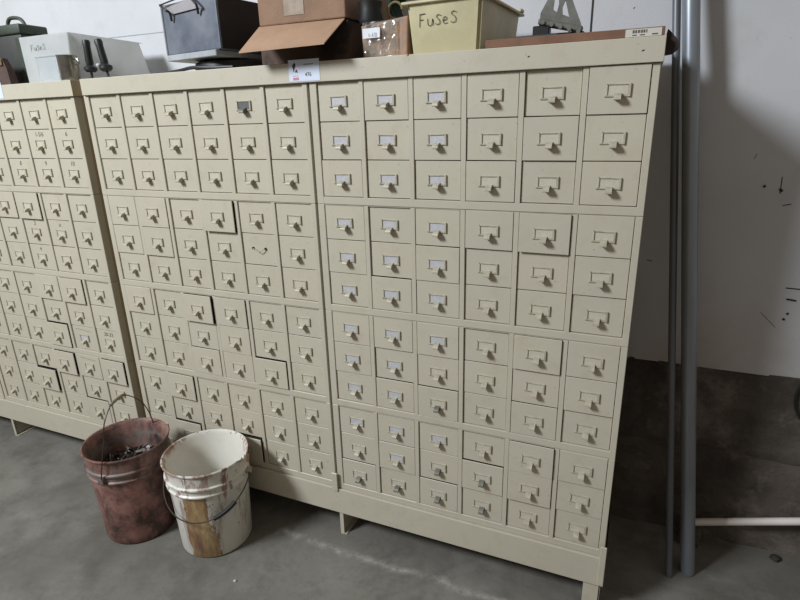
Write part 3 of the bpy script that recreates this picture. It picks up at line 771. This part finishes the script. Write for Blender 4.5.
n1 = g.noise(g.pos, 9, 7, 0.72); n2 = g.noise(g.pos, 22, 6, 0.7, (1, 1, .4)); n3 = g.noise(g.pos, 5, 5, .6)
c = g.ramp(n1, [(0.36, (0.028, 0.017, 0.014)), (0.48, (0.165, 0.075, 0.060)), (0.64, (0.34, 0.175, 0.145))])
c = g.mix(g.ramp(n2, [(0.50, 0.0), (0.62, 0.8)]), c, (0.03, 0.022, 0.018))
c = g.mix(g.ramp(n3, [(0.54, 0.0), (0.66, 0.65)]), c, (0.20, 0.145, 0.095))
zz = g.sep(g.pos)[2]
c = g.mix(g.math('MULTIPLY', g.ramp(g.noise(g.pos, 15, 5, .7), [(0.40, 0.0), (0.55, 0.8)]), g.ramp(zz, [(0.25, 0.0), (0.29, 1.0), (0.315, 1.0), (0.33, 0.2)])), c, (0.16, 0.135, 0.12))
M['redb'] = g.out(c, 0.5)
rb = bucket('bucket', RB, "grimy red-brown bucket holding metal scrap, wire handle standing up", M['redb'])
wb.scale = (.965, .965, .965); rb.scale = (.97, .97, 1.0)
M['wire'] = mat('rusty_wire', (0.09, 0.075, 0.06), 0.45, metal=0.6, noise_amt=.4, noise_scale=60)
# white bucket bail, hanging down in front; grip
ax = Vector((0.93, 0.37, 0)).normalized(); fw = Vector((0.37, -0.93, 0)).normalized()
pts = []
for i in range(25):
    t = PI * i / 24
    pts.append(Vector((0, 0, 0.288)) - ax * (0.157 * math.cos(t)) + (fw * 0.158 + Vector((0, 0, -0.104))) * math.sin(t) )
bm = bmesh.new(); bm_tube(bm, pts, 0.0022, 8)
bail = part('wire_handle', bm, M['wire'], wb, smooth=True)
bm = bmesh.new(); bm_tube(bm, pts[15:20], 0.0078, 12); part('grip', bm, M['black'], bail, smooth=True)
for s in (-1, 1):
    bm = bmesh.new(); bm_tube(bm, [ax * (s * 0.139) + Vector((0, 0, .288)), ax * (s * 0.159) + Vector((0, 0, .288))], 0.011, 14)
    part('handle_ear', bm, mat('stained_ear_plastic', (0.5, 0.42, 0.36), .5, noise_amt=.4, noise_scale=40), wb, smooth=True)
# red bucket bail standing
ax = Vector((-0.208, 0.978, 0)).normalized()
lat = Vector((.92, .39, 0))
pts = [ax * q + Vector((0, 0, h)) + lat * (0.058 * min(1, max(0, (h - .29) / .2))) for q, h in ((-.153, .290), (-.158, .37), (-.160, .45), (-.155, .515), (-.115, .556), (-.075, .566), (-.035, .560), (.03, .505), (.085, .435), (.135, .350), (.153, .290))]
sp = smooth_path(pts, 6)
bm = bmesh.new(); bm_tube(bm, sp, 0.0020, 8); bail = part('wire_handle', bm, M['wire'], rb, smooth=True)
bm = bmesh.new(); bm_tube(bm, sp[25:37], 0.0055, 10); part('grip', bm, mat('worn_tan_grip', (0.25, 0.21, 0.13), .6, noise_amt=.4, noise_scale=50), bail, smooth=True)
for s in (-1, 1):
    bm = bmesh.new(); bm_tube(bm, [ax * (s * 0.139) + Vector((0, 0, .290)), ax * (s * 0.157) + Vector((0, 0, .290))], 0.010, 14)
    part('handle_ear', bm, M['redb'], rb, smooth=True)
# scrap inside
bm = bmesh.new()
nr, na = 10, 40; rings = []
for i in range(nr + 1):
    r = 0.1275 * i / nr; rings.append([bm.verts.new((r * math.cos(2 * PI * k / na), r * math.sin(2 * PI * k / na), 0.255 + 0.020 * noise.noise(Vector((r * 40 * math.cos(2 * PI * k / na), r * 40 * math.sin(2 * PI * k / na), 3))))) for k in range(na)] if i else None)
cv = bm.verts.new((0, 0, 0.262))
for k in range(na): bm.faces.new((cv, rings[1][k], rings[1][(k + 1) % na]))
for i in range(1, nr):
    for k in range(na): bm.faces.new((rings[i][k], rings[i + 1][k], rings[i + 1][(k + 1) % na], rings[i][(k + 1) % na]))
rs = random.Random(5)
for i in range(70):
    a = rs.uniform(0, 2 * PI); r = 0.115 * math.sqrt(rs.random()); p = Vector((r * math.cos(a), r * math.sin(a), 0.260 + rs.uniform(0, .022)))
    d = Vector((rs.uniform(-1, 1), rs.uniform(-1, 1), rs.uniform(-.5, .6))).normalized() * rs.uniform(.008, .022)
    bm_tube(bm, [p - d, p + d], rs.uniform(.003, .006), rs.choice((4, 6)))
sp_ = part('metal_scrap', bm, mat('oily_dark_scrap', (0.05, 0.035, 0.028), .4, metal=.4, noise_amt=.5, noise_scale=40), None, RB)
tag(sp_, "dark oily metal scrap filling the red-brown bucket", 'scrap'); sp_['kind'] = 'stuff'
M['shiny'] = mat('shiny_scrap', (0.6, 0.6, 0.62), .18, metal=.9, noise_amt=.3, noise_scale=60)
for i, (px, py, pz, s) in enumerate(((0.020, 0.030, .296, .017), (0.060, 0.045, .294, .016), (0.034, 0.058, .294, .013))):
    bm = bmesh.new()
    bm_tube(bm, [(-s, 0, 0), (s, 0.004, 0.004)], 0.007, 6); bm_tube(bm, [(s * .3, -.002, 0), (s * .9, .004, .004)], 0.0105, 6)
    o = part('steel_bolt', bm, M['shiny'], None, (RB[0] + px, RB[1] + py, pz), (rs.uniform(-.4, .4), rs.uniform(-.5, .5), rs.uniform(0, 3)))
    tag(o, "shiny steel bolt lying on the dark scrap in the red-brown bucket", 'bolt', 'shiny bolts in the bucket')

# ------------------------------------------------------------------ pipes and the wall side
def pipe(name, b, t, r, label, m, coup=None, group=None):
    d = (Vector(t) - Vector(b)); 
    bm = bmesh.new()
    B = Vector(b); n = d.normalized()
    ln = d.length
    bm_tube(bm, [B, B + n * ln], r, 28)
    root = thing(name, label, 'pipe', (0, 0, 0), 0, group)
    root.location = B
    part('tube', bm, m, root, -B, smooth=True)
    if coup:
        bm = bmesh.new()
        bm_tube(bm, [B + n * coup, B + n * (coup + .05)], r * 1.15, 28); part('coupling', bm, m, root, -B, smooth=True)
    return root
galv = mat('galvanised_steel', (0.30, 0.33, 0.37), 0.36, metal=0.55, noise_amt=.25, noise_scale=10, stretch=(1, 1, .2))
galv2 = mat('dull_grey_conduit', (0.17, 0.18, 0.20), 0.45, metal=0.4, noise_amt=.3, noise_scale=10, stretch=(1, 1, .2))
def lean(b, px_t, zt_): return (b[0] + (px_t[0] - b[0]) * zt_, b[1] + (px_t[1] - b[1]) * zt_, b[2] + (px_t[2] - b[2]) * zt_)
pb = (1.128, 0.262, 0.0); pt = (0.9275, 0.385, ZC + 0.178)
pipe('metal_pipe', pb, lean(pb, pt, 1.20), 0.0215, "thick galvanised steel pipe leaning on the wall beside the wide cabinet", galv)
pb = (1.071, 0.222, 0.0); pt = (0.8945, 0.425, ZC + 0.18)
pipe('metal_pipe', pb, lean(pb, pt, 1.15), 0.0105, "thinner dull conduit pipe leaning just left of the thick pipe", galv2)
bm = bmesh.new(); bm_tube(bm, [(1.125, 0.420, 0.0715), (1.228, 0.422, 0.104), (1.80, 0.425, 0.283)], 0.0125, 20)
tag(part('plastic_pipe', bm, mat('pinkish_white_pvc', (0.72, 0.66, 0.62), .4, noise_amt=.12, noise_scale=12), smooth=True), "pinkish white plastic pipe lying low along the dark foundation wall", 'pipe')
# black cable loop on the right
bm = bmesh.new()
pts = [(1.46 + 0.0 - 0.098 * math.cos(a), 0.448, 0.595 + 0.11 * math.sin(a)) for a in [(-1.25 + 2.5 * i / 20) for i in range(21)]]
bm_tube(bm, pts, 0.0035, 8); tag(part('black_cable', bm, M['black'], smooth=True), "black cable loop hanging on the foundation wall at the right edge", 'cable')
bm = bmesh.new(); bm_box(bm, 1.10, 1.17, 0.385, 0.45, 0.0, 0.060, 0.006)
for v in bm.verts: v.co += Vector((1, 1, .3)) * noise.noise(v.co * 30) * .006
tag(part('stone_block', bm, M['found']), "dark rough stone behind the thick pipe, propping the white plastic pipe", 'stone')
# crumbs and small stones
stone = mat('pale_crumb', (0.55, 0.53, 0.5), .8, noise_amt=.2); dstone = mat('dark_pebble', (0.03, 0.028, 0.025), .8, noise_amt=.3)
def pebble(x, y, r, m, label, grp=None):
    bm = bmesh.new(); bmesh.ops.create_icosphere(bm, subdivisions=2, radius=r)
    for v in bm.verts: v.co *= 1 + 0.35 * noise.noise(v.co / r * 1.3 + Vector((x * 9, y * 7, 0))); v.co.z *= .6
    tag(part('pebble', bm, m, None, (x, y, r * .45), smooth=True), label, 'pebble', grp)
pebble(1.40, 0.425, 0.016, dstone, "dark pebble on the floor against the foundation wall at the right")
pebble(-0.245, -0.325, 0.0055, stone, "tiny white crumb on the floor just right of the white bucket")
pebble(-0.02, -0.44, 0.0045, stone, "tiny pale crumb on the bare floor near the bottom of the picture")

# ------------------------------------------------------------------ light
w = bpy.data.worlds.new('World'); sc.world = w; w.use_nodes = True
bgn = w.node_tree.nodes['Background']; bgn.inputs['Color'].default_value = (1.0, 0.90, 0.79, 1); bgn.inputs['Strength'].default_value = 0.27
def area(name, loc, target, size, power, color):
    l = bpy.data.lights.new(name, 'AREA'); l.shape = 'DISK'; l.size = size; l.energy = power; l.color = color
    o = bpy.data.objects.new(name, l); COL.objects.link(o); o.location = loc
    o.rotation_euler = (Vector(target) - Vector(loc)).to_track_quat('-Z', 'Y').to_euler(); return o
k = 2.8
area('key_light', (0.87 - 1.05 * k, -k, ZC + 0.05 + 0.68 * k), (-0.2, 0.1, 1.1), 1.0, 222, (0.88, 0.94, 1.0))

# ------------------------------------------------------------------ camera
R = ((0.9199282526411404, 0.3912674206814299, -0.02533407795454562),
     (0.10155354382645493, -0.30017927970246316, -0.9484615320463868),
     (-0.3787068625319514, 0.869943794476857, -0.31587799340975375))
cam = bpy.data.cameras.new('camera'); co = bpy.data.objects.new('camera', cam); COL.objects.link(co)
cam.sensor_width = 36; cam.lens = 543.617 * 36 / 800; cam.clip_start = 0.02
mw = Matrix(((R[0][0], -R[1][0], -R[2][0], 0.84435), (R[0][1], -R[1][1], -R[2][1], -1.39708), (R[0][2], -R[1][2], -R[2][2], ZC - 0.10211), (0, 0, 0, 1)))
co.matrix_world = mw
sc.camera = co
sc.view_settings.view_transform = 'Standard'; sc.view_settings.look = 'None'; sc.view_settings.exposure = 0.0; sc.view_settings.gamma = 1.0
